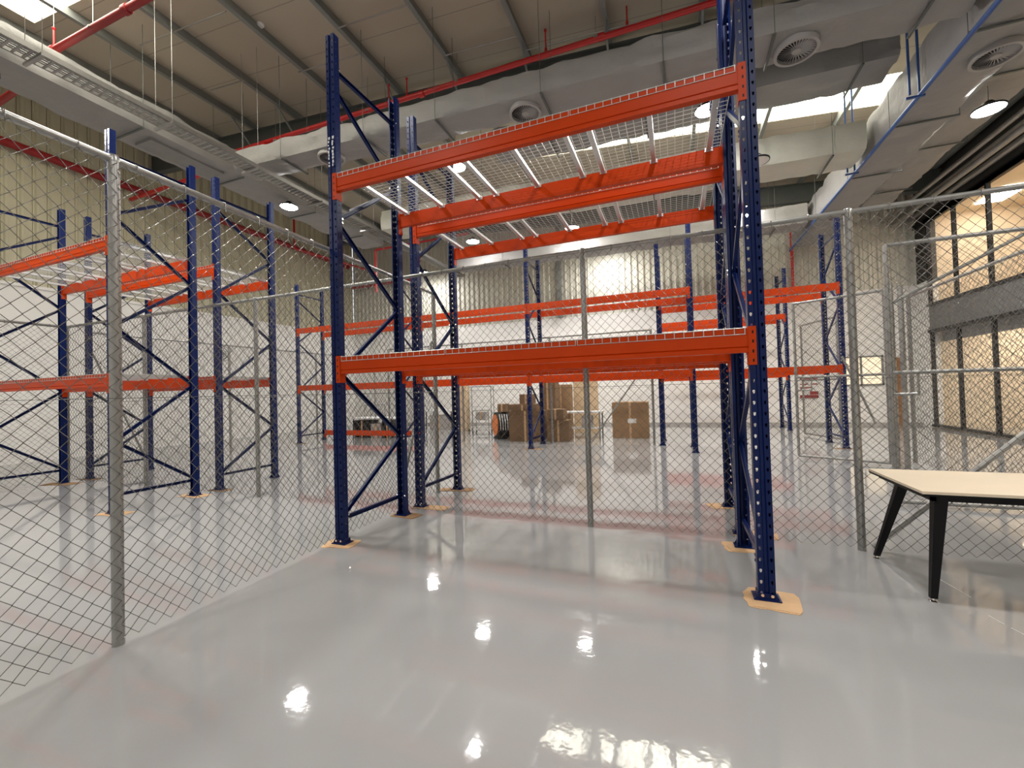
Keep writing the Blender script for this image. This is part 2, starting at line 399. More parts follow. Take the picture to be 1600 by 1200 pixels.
def make_rack(label, xs, y0, y1, levels, loc=(0,0), flip=(), near=False, extra=(), dx=None):
    r = empty('pallet_rack', (xs[0], y0, 0), label=label, cat='rack', group=None); r['category'] = 'rack'; r['label'] = label
    D = y1-y0; nodes = [.27, .98, 1.75, 2.56, 3.33, 4.10, 4.74]
    for i, x in enumerate(xs):
        X = x-xs[0]
        for j, Y in enumerate((0, D)):
            rz = 0 if j == 0 else PI
            p = link('upright_post', POST_ME, r, (X, Y, 0), rz, solid=.003)
            link('base_plate', FOOT_ME, p, (0, 0, .008))
            if near:
                for bx in (-.03, .03): link('anchor_bolt', BOLT_ME, p, (bx, -.052, .042))
        fl_ = 1 if i in flip else 0
        # bottom and top horizontals and the zigzag between
        def P(side, z): return (X, .03 if side == 0 else D-.03, z)
        segs = [(P(0, .25), P(1, .25)), (P(0, 4.93), P(1, 4.93))]
        for k in range(len(nodes)-1):
            a = (k+fl_) % 2; segs.append((P(a, nodes[k]+.02), P(1-a, nodes[k+1]-.02)))
        for a, b_ in segs:
            br = MB(); A, B = Vector(a), Vector(b_)
            br.bar(A+Vector((-.014,0,0)), B+Vector((-.014,0,0)), .004, .042); br.bar(A+Vector((0,0,.0)), B, .028, .004) if False else None
            d = (B-A).normalized(); n_ = Vector((1,0,0)).cross(d).normalized()*.019
            br.bar(A+n_, B+n_, .028, .004, up=n_.normalized()); br.bar(A-n_, B-n_, .028, .004, up=n_.normalized())
            o = br.build('brace', BLUE, r)
            if near:
                for E_ in (A, B):
                    link('brace_bolt', BOLT_ME, o, (E_.x-.053, E_.y, E_.z), -PI/2); link('brace_bolt', BOLT_ME, o, (E_.x+.053, E_.y, E_.z), PI/2)
    for k in range(len(xs)-1):
        for z in levels:
            beam(r, xs[k]-xs[0], xs[k+1]-xs[0], 0, z, -1); beam(r, xs[k]-xs[0], xs[k+1]-xs[0], D, z, 1)
    for (k, j, z) in extra:
        beam(r, xs[k]-xs[0], xs[k+1]-xs[0], D*j, z, 1 if j else -1)
    return r
B1, B2 = 1.905, 3.79
XA, XB_, XC, XD = -10.97, -7.17, -3.235, .545
R1 = (3.43, 4.46); R2 = (4.86, 5.89)
make_rack('large blue and orange pallet rack standing nearest the camera, inside the fence corner', [XC, XD], *R1, [B1, B2], near=True)
make_rack('blue and orange pallet rack right behind the fence, back to back with the nearest rack', [XC, XD+.03], *R2, [B1, B2], near=True)
make_rack('blue and orange pallet rack beyond the left fence, the closer of the two there', [XA, XB_], *R1, [B1, B2], flip=(0, 1))
make_rack('blue and orange pallet rack beyond the left fence, the farther of the two there', [XA, XB_], *R2, [B1, B2])
make_rack('long three-bay empty pallet rack standing across the hall in the middle distance', [-11.62, -7.55, -3.57, .38], 10.5, 11.55, [B1, B2], extra=[(0, 1, .34)])
make_rack('empty pallet rack with one bay, seen right of the nearest rack behind the gates', [-.36, 3.56], 11.7, 12.8, [B1, B2])
make_rack('farthest pallet rack with its third beam at mid height, close to the far wall', [-.5, 3.4], 16.0, 17.05, [B1, B2])

# wire decks: three on each level of a bay
def deck_proto(D):
    r = empty('wire_deck', (0, 0, 0)); W = 1.2; mb = MB(); rw = .0031
    y0, y1 = -.048, D+.048
    n = 18
    for k in range(n+1):
        x = -W/2+W*k/n
        mb.tube([(x, y0, -.045), (x, y0, .006), (x, y1, .006), (x, y1, -.045)], rw, 4, False)
    m = 20
    for k in range(m+1):
        y = y0+(y1-y0)*k/m; mb.tube([(-W/2, y, .002), (W/2, y, .002)], rw, 4, False)
    for y in (y0, y1): mb.tube([(-W/2, y, -.042), (W/2, y, -.042)], rw, 4, False)
    mb.build('wire_mesh', ZINC, r)
    for x in (-.5, 0, .5):
        s = MB(); s.prism([(x-.021, -.002), (x-.021, -.034), (x+.021, -.034), (x+.021, -.002), (x+.017, -.002), (x+.017, -.030), (x-.017, -.030), (x-.017, -.002)], 'y', .015, D-.015)
        for yy in (.006, D-.016): s.box((x-.036, yy, -.038), (x+.036, yy+.01, -.001))
        s.build('support_channel', CHAN, r)
    return r
protos = {}
def decks(y0, y1, xs, bay):
    D = round(y1-y0, 3); first = D not in protos
    if first: protos[D] = deck_proto(D)
    used = [not first]
    for z, lv in ((B2, 'upper'), (B1, 'lower')):
        for x, side in zip(xs, ('left', 'middle', 'right')):
            if not used[0]: o = protos[D]; used[0] = True
            else: o = copy(protos[D])
            o.location = (x, y0, z)
            o['label'] = 'wire mesh deck, %s of three on %s beams of %s' % (side, lv, bay)
            o['category'] = 'wire deck'; o['group'] = 'wire decks on the racks'
xm = (XC+XD)/2
DX = [xm-1.215, xm, xm+1.215]
DXL = [(XA+XB_)/2+d for d in (-1.23, 0, 1.23)]
decks(*R1, DX, 'rack nearest the camera')
decks(*R2, [d+.015 for d in DX], 'rack just behind the cross fence')
decks(*R1, DXL, 'closer rack beyond left fence')
decks(*R2, DXL, 'farther rack beyond left fence')

# torn white stickers on the near left post
rs = random.Random(3); rk = [o for o in bpy.data.objects if o.name == 'pallet_rack'][0]
for k in range(9):
    z = 3.88+k*.035+rs.random()*.01; x = XC-.046+rs.random()*.008
    for xx in (x, x+.05):
        h = .012+rs.random()*.02
        so = MB().box((xx, R1[0]-.0455, z), (xx+.012+rs.random()*.012, R1[0]-.0441, z+h)).build('torn_label', WHITE, rk)
        so.location = (-rk.location.x, -rk.location.y, 0); so['label'] = 'scrap of torn white sticker'
br = MB(); br.bar((XC-.018, 3.66, 3.52), (XC-.018, 4.1, 3.83), .006, .043)
so = br.build('brace_sleeve', WHITE, rk); so.location = (-rk.location.x, -rk.location.y, 0); so['label'] = 'white wrapped piece of brace'

# cardboard pads under the posts
def pad(x, y, sx, sy, ang, label, m=CARDL, seed=1, layers=2):
    rs = random.Random(seed); mb = MB()
    for L in range(layers):
        pts = []; n = 22; z0 = L*.003+.0006
        for k in range(n):
            t = 2*PI*k/n; c, s_ = math.cos(t), math.sin(t); q = max(abs(c), abs(s_))
            jag = 1+(rs.random()-.5)*(.16 if c < .1 else .03)
            pts.append((c/q*sx*jag*(1-.12*L)+.02*L, s_/q*sy*jag*(1-.1*L)))
        mb.prism(pts, 'z', z0, z0+.0028)
    o = mb.build('cardboard_pad', m, None, loc=(x, y, 0)); o.rotation_euler = (0, 0, ang)
    tag(o, label, 'cardboard', 'cardboard pads under the rack posts'); return o
pad(XD+.03, R1[0]-.02, .17, .16, -.1, 'torn tan cardboard pad under the near right front post of the closest rack', seed=1)
pad(XD-.01, R1[1]-.02, .17, .13, .1, 'ragged cardboard pad under the back right post of the nearest rack', seed=2)
pad(XD+.15, R2[0]+.0, .20, .11, -.1, 'cardboard strip sticking out right of the posts just behind the fence', seed=3, m=CARDL)
pad(XD-.05, R2[1], .17, .13, .3, 'crumpled cardboard pad under the far right post behind the fence', seed=4)
pad(XC+.0, R1[0]-.02, .17, .12, .2, 'cardboard pad under the front left post of the nearest rack', seed=5)
pad(XC+.05, R1[1], .19, .11, -.1, 'flat cardboard pad under the back left post of the nearest rack', seed=6, m=CARD)
pad(XC+.16, R2[0]+.0, .25, .10, 0, 'tan cardboard pad at the first left post behind the fence', seed=7)
pad(XC+.0, R2[1]-.03, .28, .11, .2, 'cardboard pad under the rear left post behind the fence', seed=8, m=CARD)
pad(XB_, R1[0], .22, .11, .2, 'cardboard pad glimpsed behind the tall left fence post', seed=9)
pad(XB_, R1[1], .24, .12, 0, 'tan cardboard pad under the rear post beyond the left fence', seed=10)
pad(XB_, R2[0], .2, .1, 0, 'thin cardboard pad under the second row post beyond the left fence', seed=11, m=CARD)
pad(XA+.05, R1[1]-.05, .34, .13, .3, 'long thin cardboard pad under the far left rear post', seed=12, m=CARD)
pad(XA, R2[0], .25, .1, .1, 'dark cardboard pad under the far left second row post', seed=13, m=CARD)
pad(-3.5, 10.5, .25, .09, 0, 'cardboard pad under a front post of the three-bay rack beside the boxes', seed=14, m=CARD)
pad(3.56, 11.7, .22, .09, 0, 'cardboard pad under the front right post of the single-bay rack', seed=15, m=CARD)
pad(-11.55, 10.5, .25, .09, 0, 'cardboard pad under the leftmost front post of the three-bay rack', seed=16, m=CARD)

# ------------------------------------------------------------------ chain link fences
FH = 3.05
MESH_CACHE = {}
def link_mesh(L, H):
    key = (round(L, 2), round(H, 2))
    if key in MESH_CACHE: return MESH_CACHE[key]
    w_, h_ = .094, .098; r = .0031; mb = MB(); n = max(1, int(round(L/(w_/2)))); w2 = L/n; nz = int(H/(h_/2)); z0 = 0
    for k in range(n):
        x0 = k*w2; base = len(mb.v)
        for j in range(nz+1):
            right = (j+k) % 2; z = z0+j*h_/2
            x = x0+(w2+.001 if right else -.001); y = .003*(1 if right else -1)*(1 if k % 2 else -1)
            for q in range(3):
                t = 2*PI*q/3+.5; mb.v.append((x+math.cos(t)*r, y+math.sin(t)*r, z))
        for j in range(nz):
            for q in range(3):
                a = base+j*3+q; b_ = base+j*3+(q+1) % 3; mb.f.append((a, b_, b_+3, a+3))
    o = mb.build('chain_mesh', WIRE); me = o.data
    for pf in me.polygons: pf.use_smooth = True
    bpy.data.objects.remove(o)
    MESH_CACHE[key] = me; return me
def fence(label, a, b_, posts, offs=.036, rail=True, tension=True, H=FH, braces=(), name='chain_link_fence', bot=.03):
    """a,b_: ends on the floor; posts: distances along; offs: which side of the posts the mesh hangs on"""
    A, B = Vector((*a, 0)), Vector((*b_, 0)); L = (B-A).length; ang = math.atan2(B.y-A.y, B.x-A.x)
    r = empty(name, A, ang); r['label'] = label; r['category'] = 'fence'
    for p in posts:
        m = MB(); m.tube([(p, 0, 0), (p, 0, H+.01)], .032, 14); m.lathe((p, 0, H+.01), [(.034, -.03), (.034, 0), (.025, .015), (0, .022)], 14)
        m.build('fence_post', GALV, r, True)
    if rail:
        MB().tube([(0, 0, H-.005), (L, 0, H-.005)], .024, 12).build('top_rail', GALV, r, True)
        k = .2; tw = None
        while k < L:
            if tw is None: tw = MB().tube([(0, offs, H-.06), (0, offs*.9, H+.01), (0, 0, H+.024), (0, -offs*.6, H+.006)], .003, 4).build('tie_wire', WIRE, r, loc=(k, 0, 0))
            else: link('tie_wire', tw.data, r, (k, 0, 0))
            k += .3
    if tension:
        MB().tube([(0, offs, 1.53), (L, offs, 1.53)], .002, 4).build('tension_wire', WIRE, r)
    edges = sorted(set([0]+list(posts)+[L]))
    for e0, e1 in zip(edges, edges[1:]):
        if e1-e0 < .1: continue
        o = link('mesh_panel', link_mesh(e1-e0, H-bot-.01), r, (e0, offs, bot))
    for (p, q) in braces:
        MB().tube([p, q], .021, 10).build('brace_pipe', GALV, r, True)
    return r
YB = 4.665; XFn = -3.335
# cross fence, from its far left corner to beyond the right edge of the view
cf = fence('long chain link fence running across the hall between the two nearest rack rows', (-11.3, YB), (6.4, YB),
      [0.0, 2.5, 5.28, 7.9, 10.38, 12.805, 15.3, 17.7], offs=-.038,
      braces=[((12.9, .05, .02), (15.25, .05, 2.35))])
# left fence, from the near left to the corner behind the racks
fence('chain link fence leading away on the left beside the nearest rack', (-3.12, -3.0), (-3.425, 5.62), [0, 2.0, 4.585, 6.6, 8.62], offs=-.033,
      braces=[((7.62, .03, .02), (8.58, .03, 2.3))])
fence('chain link fence at the far left coming forward from the fence corner', (-11.3, YB-.05), (-11.3, -1.0), [2.6, 5.0], offs=.036)
fence('chain link fence at the far left leading back towards the grey machinery', (-11.78, 5.2), (-11.78, 17.6), [0, 3.1, 6.2, 9.3, 12.4], offs=.036,
      braces=[((.1, .05, 2.6), (1.1, .05, .1))])
fence('far chain link fence behind the three-bay rack, beside the big brown box', (-9.0, 11.78), (-.57, 11.78), [0, 2.8, 5.65, 8.43], offs=-.036, braces=[((6.75, .05, .02), (8.38, .05, 2.3))])
fence('short chain link fence on the right leading away behind the tall gate', (4.02, 6.6), (4.05, 9.9), [0.02, 3.3], offs=.036)

def gate(label, a, b_, H=3.0, z0=.07, midz=1.6, latch_at=0, brace=None, r_=.026):
    A, B = Vector((*a, 0)), Vector((*b_, 0)); L = (B-A).length; ang = math.atan2(B.y-A.y, B.x-A.x)
    r = empty('chain_link_gate', A, ang); r['label'] = label; r['category'] = 'gate'
    m = MB()
    m.tube([(0, 0, z0), (0, 0, H)], r_, 12); m.tube([(L, 0, z0), (L, 0, H)], r_, 12)
    m.tube([(0, 0, H), (L, 0, H)], r_, 12); m.tube([(0, 0, z0), (L, 0, z0)], r_, 12)
    m.build('gate_frame', GALV, r, True)
    MB().tube([(0, 0, midz), (L, 0, midz)], r_*.9, 12).build('mid_rail', GALV, r, True)
    x0 = .02 if latch_at == 0 else L-.26
    lm = MB(); lm.tube([(x0, 0, midz-.26), (x0+.22, 0, midz-.26)], .018, 8); lm.tube([(x0+.24, 0, midz), (x0+.24, 0, midz-.28)], .012, 8)
    lm.build('latch_bracket', GALV, r, True)
    link('mesh_panel', link_mesh(L, H-z0), r, (0, -.028, z0))
    if brace: MB().tube(brace, .020, 10).build('brace_pipe', GALV, r, True)
    return r
gate('tall galvanized chain link gate behind the fence, above the table', (2.44, 6.45), (3.95, 6.45), H=3.16, z0=.05, brace=[(.05, .03, 2.45), (1.3, .03, 3.13)])
gate('chain link gate standing half open behind the fence, left of the tall gate', (2.27, 10.03), (3.5, 9.38), H=3.12, z0=.06, midz=1.63, brace=[(.75, .03, 2.0), (1.2, .03, .75)])
gate('farthest narrow chain link gate, seen through the half open gate', (3.47, 14.6), (3.9, 13.1), H=3.2, z0=.06, midz=1.6, latch_at=1)
for (x, y, lb) in ((3.33, 8.7, 'left'), (3.62, 9.1, 'right')):
    m = MB(); m.tube([(0, 0, 0), (0, 0, 3.12)], .04, 14); m.box((-.07, -.07, 0), (.07, .07, .01))
    o = m.build('gate_post', GALV, None, True, (x, y, 0)); tag(o, 'galvanized gate post, %s one of the close pair by the half open gate' % lb, 'post', 'paired gate posts')

# ------------------------------------------------------------------ table
t = empty('work_table', (2.33, 4.10, 0), label='maple topped table with black splayed legs in front of the right fence', cat='table')
tx0, tx1, ty0, ty1 = 1.53-2.33, 3.13-2.33, 3.67-4.10, 4.53-4.10
bevel(MB().box((tx0, ty0, .732), (tx1, ty1, .752)).build('table_top', MAPLE, t), .002)
MB().box((tx0+.002, ty0+.002, .718), (tx1-.002, ty1-.002, .732)).build('edge_band', BLACK, t)
ap = MB()
for (a, b_) in (((tx0+.06, ty0+.03), (tx1-.06, ty0+.055)), ((tx0+.06, ty1-.055), (tx1-.06, ty1-.03)), ((tx0+.06, ty0+.03), (tx0+.085, ty1-.03)), ((tx1-.085, ty0+.03), (tx1-.06, ty1-.03))):
    ap.box((a[0], a[1], .682), (b_[0], b_[1], .718))
ap.build('apron', BLACK, t)
def tleg(sx, sy_):
    topx = (tx0+.125) if sx < 0 else (tx1-.125); topy = (ty0+.085) if sy_ < 0 else (ty1-.10)
    bx = topx-.075 if sx < 0 else topx+.075; by = topy-.04 if sy_ < 0 else topy+.05
    if sy_ > 0: topx -= sx*.085; bx += sx*.035
    m = MB(); i = 0
    for (cx, cy_, h, z) in ((bx, by, .019, .025), (topx, topy, .038, .718)):
        m.v += [(cx-h, cy_-h*.8, z), (cx+h, cy_-h*.8, z), (cx+h, cy_+h*.8, z), (cx-h, cy_+h*.8, z)]
    m.f += [(0,3,2,1),(4,5,6,7),(0,1,5,4),(1,2,6,5),(2,3,7,6),(3,0,4,7)]
    o = m.build('leg', BLACK, t)
    MB().lathe((bx, by, 0), [(0, .0), (.026, .0), (.026, .006), (.012, .012), (.008, .027), (0, .027)], 16).build('foot', CHROME, o, True)
for sx in (-1, 1):
    for sy_ in (-1, 1): tleg(sx, sy_)

# ------------------------------------------------------------------ ducts
def duct(label, p0, p1, wd, ht, m_side, seed, zs=None, rods=(), name='air_duct', side_m=None):
    """axis from p0 to p1 = centre line of the bottom face; soft wavy insulation wrap"""
    P0, P1 = Vector(p0), Vector(p1); L = (P1-P0).length; d = (P1-P0).normalized()
    sd = Vector((0,0,1)).cross(d).normalized(); up = Vector((0,0,1))
    r = empty(name, P0); r['label'] = label; r['category'] = 'duct'
    nL = max(2, int(L/.12)); nw = 6; nh = 5
    ringp = []
    for k in range(nw): ringp.append((-.5+k/nw, 0))
    for k in range(nh): ringp.append((.5, k/nh))
    for k in range(nw): ringp.append((.5-k/nw, 1))
    for k in range(nh): ringp.append((-.5, 1-k/nh))
    mb = MB(); N = len(ringp)
    for i in range(nL+1):
        s_ = L*i/nL; joint = abs((s_/1.15) % 1-.5) > .46
        for (a, h) in ringp:
            q = d*s_+sd*(a*wd)+up*(h*ht)
            nz = noise.noise(Vector((s_*1.7+seed*10, a*3, h*3)))*.05+noise.noise(Vector((s_*5+seed*7, a*5, h*6)))*.022
            if joint: nz -= .018
            c = Vector((0, 0, 0))+sd*(a*wd)*(1 if abs(a) > .45 else 0)+up*((h-.5)*ht)*(1 if h in (0, 1) else 0)
            cn_ = c.normalized() if c.length > 0 else c
            corner = .03 if (abs(a) == .5 and h in (0, 1)) else 0
            mb.v.append(tuple(q+cn_*(nz-corner)))
    for i in range(nL):
        for j in range(N):
            mb.f.append((i*N+j, i*N+(j+1) % N, (i+1)*N+(j+1) % N, (i+1)*N+j))
    mb.f += [tuple(range(N)), tuple(nL*N+j for j in range(N))[::-1]]
    mb.build('wrap', m_side, r, True)
    for s_ in rods:
        q = d*s_; m = MB(); a = q-sd*(wd/2+.04)-up*.04; b_ = q+sd*(wd/2+.04)-up*.04
        m.bar(a, b_, .035, .025)
        for e in (a, b_):
            W = P0+e; top = Vector((e.x, e.y, zr(W.x)-P0.z-.02)); m.tube([e, top], .005, 5)
        m.build('hanger', STEEL, r)
    return r
def diffuser(parent, loc, rad=.3):
    m = MB(); m.ring((0,0,0), rad*.93, rad*1.08, -.03, .06, 40); m.lathe((0,0,0), [(0, -.02), (rad*.22, -.02), (rad*.25, 0), (rad*.25, .03)], 24)
    o = m.build('diffuser', DIFG, parent, True, loc)
    v = MB()
    for k in range(32):
        t = 2*PI*k/32; c, s_ = math.cos(t), math.sin(t)
        v.bar((c*rad*.24, s_*rad*.24, .0), (c*rad*.94, s_*rad*.94, .0), .02, .004, up=(-s_*.6, c*.6, .8))
    v.build('vanes', DIFG, o)
    MB().lathe((0,0,.03), [(0, 0), (rad*.95, 0)], 24).build('throat', BLACK, o)
    return o
def zb(x): return 6.61-.04*x
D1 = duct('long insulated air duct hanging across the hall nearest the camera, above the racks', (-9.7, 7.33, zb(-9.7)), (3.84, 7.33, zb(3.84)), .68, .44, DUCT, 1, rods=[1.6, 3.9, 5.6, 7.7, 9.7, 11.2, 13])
for xx, yy in ((-2.43, 7.36), (1.85, 7.40), (-7.0, 7.33)):
    diffuser(D1, (xx+9.7, yy-7.33, zb(xx)-zb(-9.7)-.05), .27)
D2 = duct('second insulated air duct parallel behind the nearest one', (-4.0, 9.68, 7.35), (3.84, 9.68, 7.18), .85, .48, DUCT, 2, rods=[1.5, 3.6, 5.6, 7.3])
gm = MB(); gm.box((5.2, -.28, -.10), (6.6, .28, -.03)); gm.build('grille', GREY, D2)
D3 = duct('third insulated air duct with puffy front, skylight painted into its lighter wrap', (-8.35, 11.2, 6.62), (3.84, 11.2, 6.3), .95, .64, DUCT_SKYLIT, 3, rods=[1.4, 3.5, 5.8, 8, 10.2, 11.6])
D3b = duct('far insulated air duct close below the roof near the far wall', (-8, 15.3, 6.5), (3.84, 15.3, 6.3), .8, .6, DUCT, 6, rods=[2, 5, 8, 11])
D4 = duct('wide insulated air duct on the left running away beside the cable tray', (-10.7, -3.0, 7.3), (-10.7, 13.2, 7.2), 1.05, .62, DUCT, 4, rods=[5.2, 8.4, 10.6, 12.9, 15])
gm = MB(); gm.box((-.3, 8.7, -.10), (.25, 10.3, -.04)); gm.build('grille', GREY, D4)
D5 = duct('insulated air duct on the right running away above the blue pipe', (4.44, 1.5, 6.34), (4.44, 17.4, 6.3), .93, .75, DUCT, 5, rods=[3.4, 6.2, 8.5, 10.6, 13])
diffuser(D5, (.15, 6.9, -.06), .27); diffuser(D5, (.1, 13.2, -.06), .27)
D6 = duct('low insulated plenum duct between the right duct and the office front', (5.9, 8.6, 6.95), (5.9, 16.5, 6.9), .8, .5, DUCT, 7, rods=[1.5, 4, 6.4])

# cable tray
tr_ = empty('cable_tray', (-8.62, -3, 6.6), label='perforated cable tray hanging along the left air duct', cat='cable tray')
m = MB(); Lt = 19.5
m.box((-.17, 0, 0), (-.163, Lt, .09)); m.box((.163, 0, 0), (.17, Lt, .09)); m.box((-.17, 0, 0), (-.14, Lt, .005)); m.box((.14, 0, 0), (.17, Lt, .005))
m.build('side_rails', TRAY, tr_)
m = MB(); k = .1
while k < Lt: m.box((-.165, k, .005), (.165, k+.028, .02)); k += .11
o = m.build('rungs', TRAY, tr_); o['kind'] = 'stuff'
m = MB()
for x in (-.09, -.04, .02, .07): m.tube([(x, 0, .035), (x+.01, Lt/2, .03), (x, Lt, .035)], .014, 6)
m.build('cables', GREY, tr_)
for yy in (1.2, 4.1, 6.2, 7.9, 9.6, 11.4, 13.4, 16):
    m = MB(); m.box((-.26, yy, -.05), (.26, yy+.04, -.01))
    for x in (-.24, .24): m.tube([(x, yy+.02, -.05), (x, yy+.02, zr(-8.62)-6.62)], .0045, 5)
    m.build('hanger', TRAY, tr_)

# ------------------------------------------------------------------ pipes
VPTS = [(3.95-.35, 10.5, 8.2), (3.6, 10.5, 7.55), (3.8, 10.5, 8.15)]
def pipe(label, pts, r, m, n=12, hangers=(), cat='pipe', joints=()):
    P = [Vector(p) for p in pts]; o = empty('sprinkler_pipe' if m in (RED, DKRED) else 'blue_pipe' if m == BLUEP else 'conduit_pipe', P[0]); o['label'] = label; o['category'] = cat
    q = []
    for i, p in enumerate(P):       # rounded elbows
        if 0 < i < len(P)-1:
            a = (P[i-1]-p).normalized(); b_ = (P[i+1]-p).normalized(); e = r*2.2
            for t in (0, .25, .5, .75, 1): q.append(p+a*e*(1-t)**2+b_*e*t**2)
        else: q.append(p)
    MB().tube([x-P[0] for x in q], r, n).build('pipe_run', m, o, True)
    for j in joints:
        j = Vector(j)-P[0]; d = (P[1]-P[0]).normalized() if len(P) == 2 else Vector((1,0,0))
        MB().tube([j-d*.06, j+d*.06], r*1.3, n).build('coupling', m, o, True)
    for h in hangers:
        h = Vector(h); m2 = MB(); m2.tube([h-P[0], Vector((h.x, h.y, zr(h.x)-.02))-P[0]], .0045, 5); m2.ring(h-P[0], r*1.02, r*1.25, -.015, .015, 12)
        m2.build('hanger', TRAY, o)
    return o
pipe('bright red sprinkler main crossing under the roof above the nearest duct', [(-15.9, 8.1, 7.94), (-11.95, 8.1, 8.02), (-11.6, 8.1, 8.36), (4.6, 8.1, 8.14)], .055, RED,
     hangers=[(-9.6, 8.1, 8.28), (-6.6, 8.1, 8.27), (-4.2, 8.1, 8.26), (-1.2, 8.1, 8.23), (1.5, 8.1, 8.2)], joints=[(-10, 8.1, 8.28), (-5.1, 8.1, 8.26), (-1.1, 8.1, 8.23), (-7.6, 8.1, 8.27)])
pipe('dark red sprinkler pipe at the upper left corner passing above the cable tray', [(-15.9, 4.35, 7.7), (-11.95, 4.35, 7.95), (-11.6, 4.35, 8.3), (-6.4, 4.35, 8.25), (2, 4.35, 8.2)], .06, DKRED,
     hangers=[(-10.9, 4.35, 8.3), (-9.6, 4.35, 8.28)], joints=[(-10.9, 4.35, 8.3), (-8.6, 4.35, 8.27)])
for i, (x, y) in enumerate([(-10.9, 4.35), (-6.0, 8.1), (-5.5, 8.1), (-2.2, 8.1), (-.62, 8.1)]):
    m = MB(); m.tube([(0, 0, 0), (0, 0, .36)], .016, 8); m.lathe((0, 0, .36), [(.016, 0), (.028, .02), (.028, .05), (0, .06)], 10); m.tube([(0, 0, -.02), (0, 0, .03)], .028, 8)
    o = m.build('sprinkler_riser', RED, None, True, (x, y, 8.33)); tag(o, ['red sprinkler riser on the pipe at the upper left corner', 'red sprinkler riser left of two close together on the red main', 'red sprinkler riser right of two close together on the red main',
        'red sprinkler riser on the main above the round diffuser', 'red sprinkler riser on the main near the tall right posts'][i], 'sprinkler', 'sprinkler risers')
pipe('thick dark red pipe running along the left wall cladding', [(XL+.16, -5, 8.28), (XL+.16, 17.6, 8.3)], .11, DKRED)
pipe('thin red pipe dropping to the thick wall pipe on the left', [(XL+.3, 14.1, 9.7), (XL+.3, 14.1, 8.2), (XL+1.6, 17.2, 7.9)], .045, RED)
pipe('red sprinkler pipe branch low on the far left wall corner', [(XL+.4, 17.6, 7.2), (-11.8, 17.6, 7.2)], .10, DKRED, hangers=[(-14, 17.6, 7.2), (-12.2, 17.6, 7.2)])
pipe('red bent sprinkler drop beyond the racks on the left', [(-10.4, 13.0, 5.4), (-10.4, 13.0, 7.0), (-6.5, 13.0, 7.0)], .045, RED, hangers=[(-10, 13.0, 7.0), (-7, 13.0, 7.0)])
pipe('thin red vertical pipe on the far wall right of centre', [(4.1, YF-.12, 4.75), (4.1, YF-.12, 8.2)], .05, RED)
pipe('red V shaped pipe drop between the ducts at upper right', VPTS, .04, RED, hangers=[VPTS[0], VPTS[2]])
pipe('dark red pipe at the upper right edge of the view', [(7.45, 9.6, 7.95), (7.45, 9.6, 6.75)], .05, DKRED)
bpp = pipe('blue pipe running along the lower left edge of the right duct', [(3.93, 1.0, 6.22), (3.93, 17.5, 6.22)], .035, BLUEP)
for yy in (8.9, 11.6):
    m = MB()
    for dx in (-.16, .0): m.tube([(dx-.02, yy-1+dx*.5, -.02), (dx-.02, yy-1+dx*.5, 2.0)], .018, 6)
    m.bar((-.2, yy-1, -.03), (.05, yy-1, -.03), .04, .03)
    m.build('drop_support', BLUEP, bpp)
for i, (x, z) in enumerate(((6.75, 6.9), (7.0, 6.75), (7.25, 7.05), (7.45, 6.85))):
    pipe('grey conduit under the dark cladding above the office, %s of four' % ['first from the hall side', 'second from the hall side', 'third from the hall side', 'closest to the wall'][i], [(x, 6.5+i*.2, z), (x, 17.9, z)], .055+.02*(i % 2), TRAY)

# ------------------------------------------------------------------ high bay lamps
def lamp(off=False):
    r = empty('high_bay_lamp'); r['category'] = 'lamp'
    MB().lathe((0,0,0), [(0, .16), (.06, .16), (.09, .13), (.10, .06), (.215, .05), (.24, .03), (.24, .0), (.225, .0)], 28).build('housing', BLACK, r, True)
    MB().lathe((0,0,0), [(0, -.035), (.12, -.03), (.20, -.015), (.228, .002)], 28).build('lens', LAMPOFF if off else LAMPE, r)
    return r
def lamp_rod(o, x, y, z, top=None):
    MB().tube([(0, 0, .16), (0, 0, (zr(x) if top is None else top)-z-.02)], .008, 6).build('rod', TRAY, o)
LP = [(-10.2, 9.0, 7.0, 'glowing round high bay lamp left, under the wide left duct'),
      (-4.8, 9.07, 7.0, 'glowing round high bay lamp seen through the upper wire deck left of centre'),
      (.77, 9.2, 6.98, 'glowing round high bay lamp seen through the upper deck beside the near right post'),
      (5.61, 10.52, 6.5, 'brightest high bay lamp at the upper right beneath the plenum duct'),
      (2.2, 14.9, 7.0, 'glowing high bay lamp seen between the tall right posts'),
      (-3.1, 14.1, 7.0, 'small glowing lamp seen through the second row upper deck near the centre'),
      (-6.7, 13.8, 7.0, 'small glowing lamp seen through the second row upper deck on its left'),
      (-2.4, 16.85, 7.12, 'small glowing lamp above the top rail of the cross fence'),
      (-10.7, 16.85, 7.14, 'small glowing lamp just above the fence corner beyond the racks'),
      (-10.1, 3.45, 7.0, 'high bay lamp glowing at the upper left edge of the view')]
LP[9] = (-8.55, 2.62, 6.0, LP[9][3])
TOPS = {0: 7.3, 3: 6.97}
HID = [(-4.8, 3.4, 'left of centre overhead'), (.8, 3.4, 'straight ahead overhead'), (6.6, 3.4, 'over the work table end near the office'), (-10.1, -2.2, 'behind the camera by the far left fence'), (-4.8, -2.2, 'behind the camera on its left'), (.8, -2.2, 'right behind the camera'), (6.6, -2.2, 'behind the camera by the office front')]
L0 = lamp(); lamps = []
for i, p in enumerate(LP+[(a, b_, 7.0, 'high bay lamp '+c) for a, b_, c in HID]):
    o = L0 if i == 0 else copy(L0)
    o.location = p[:3]; o['label'] = p[3]; o['group'] = 'high bay lamps'; lamps.append(o)
for i, o in enumerate(lamps): lamp_rod(o, *o.location, TOPS.get(i))
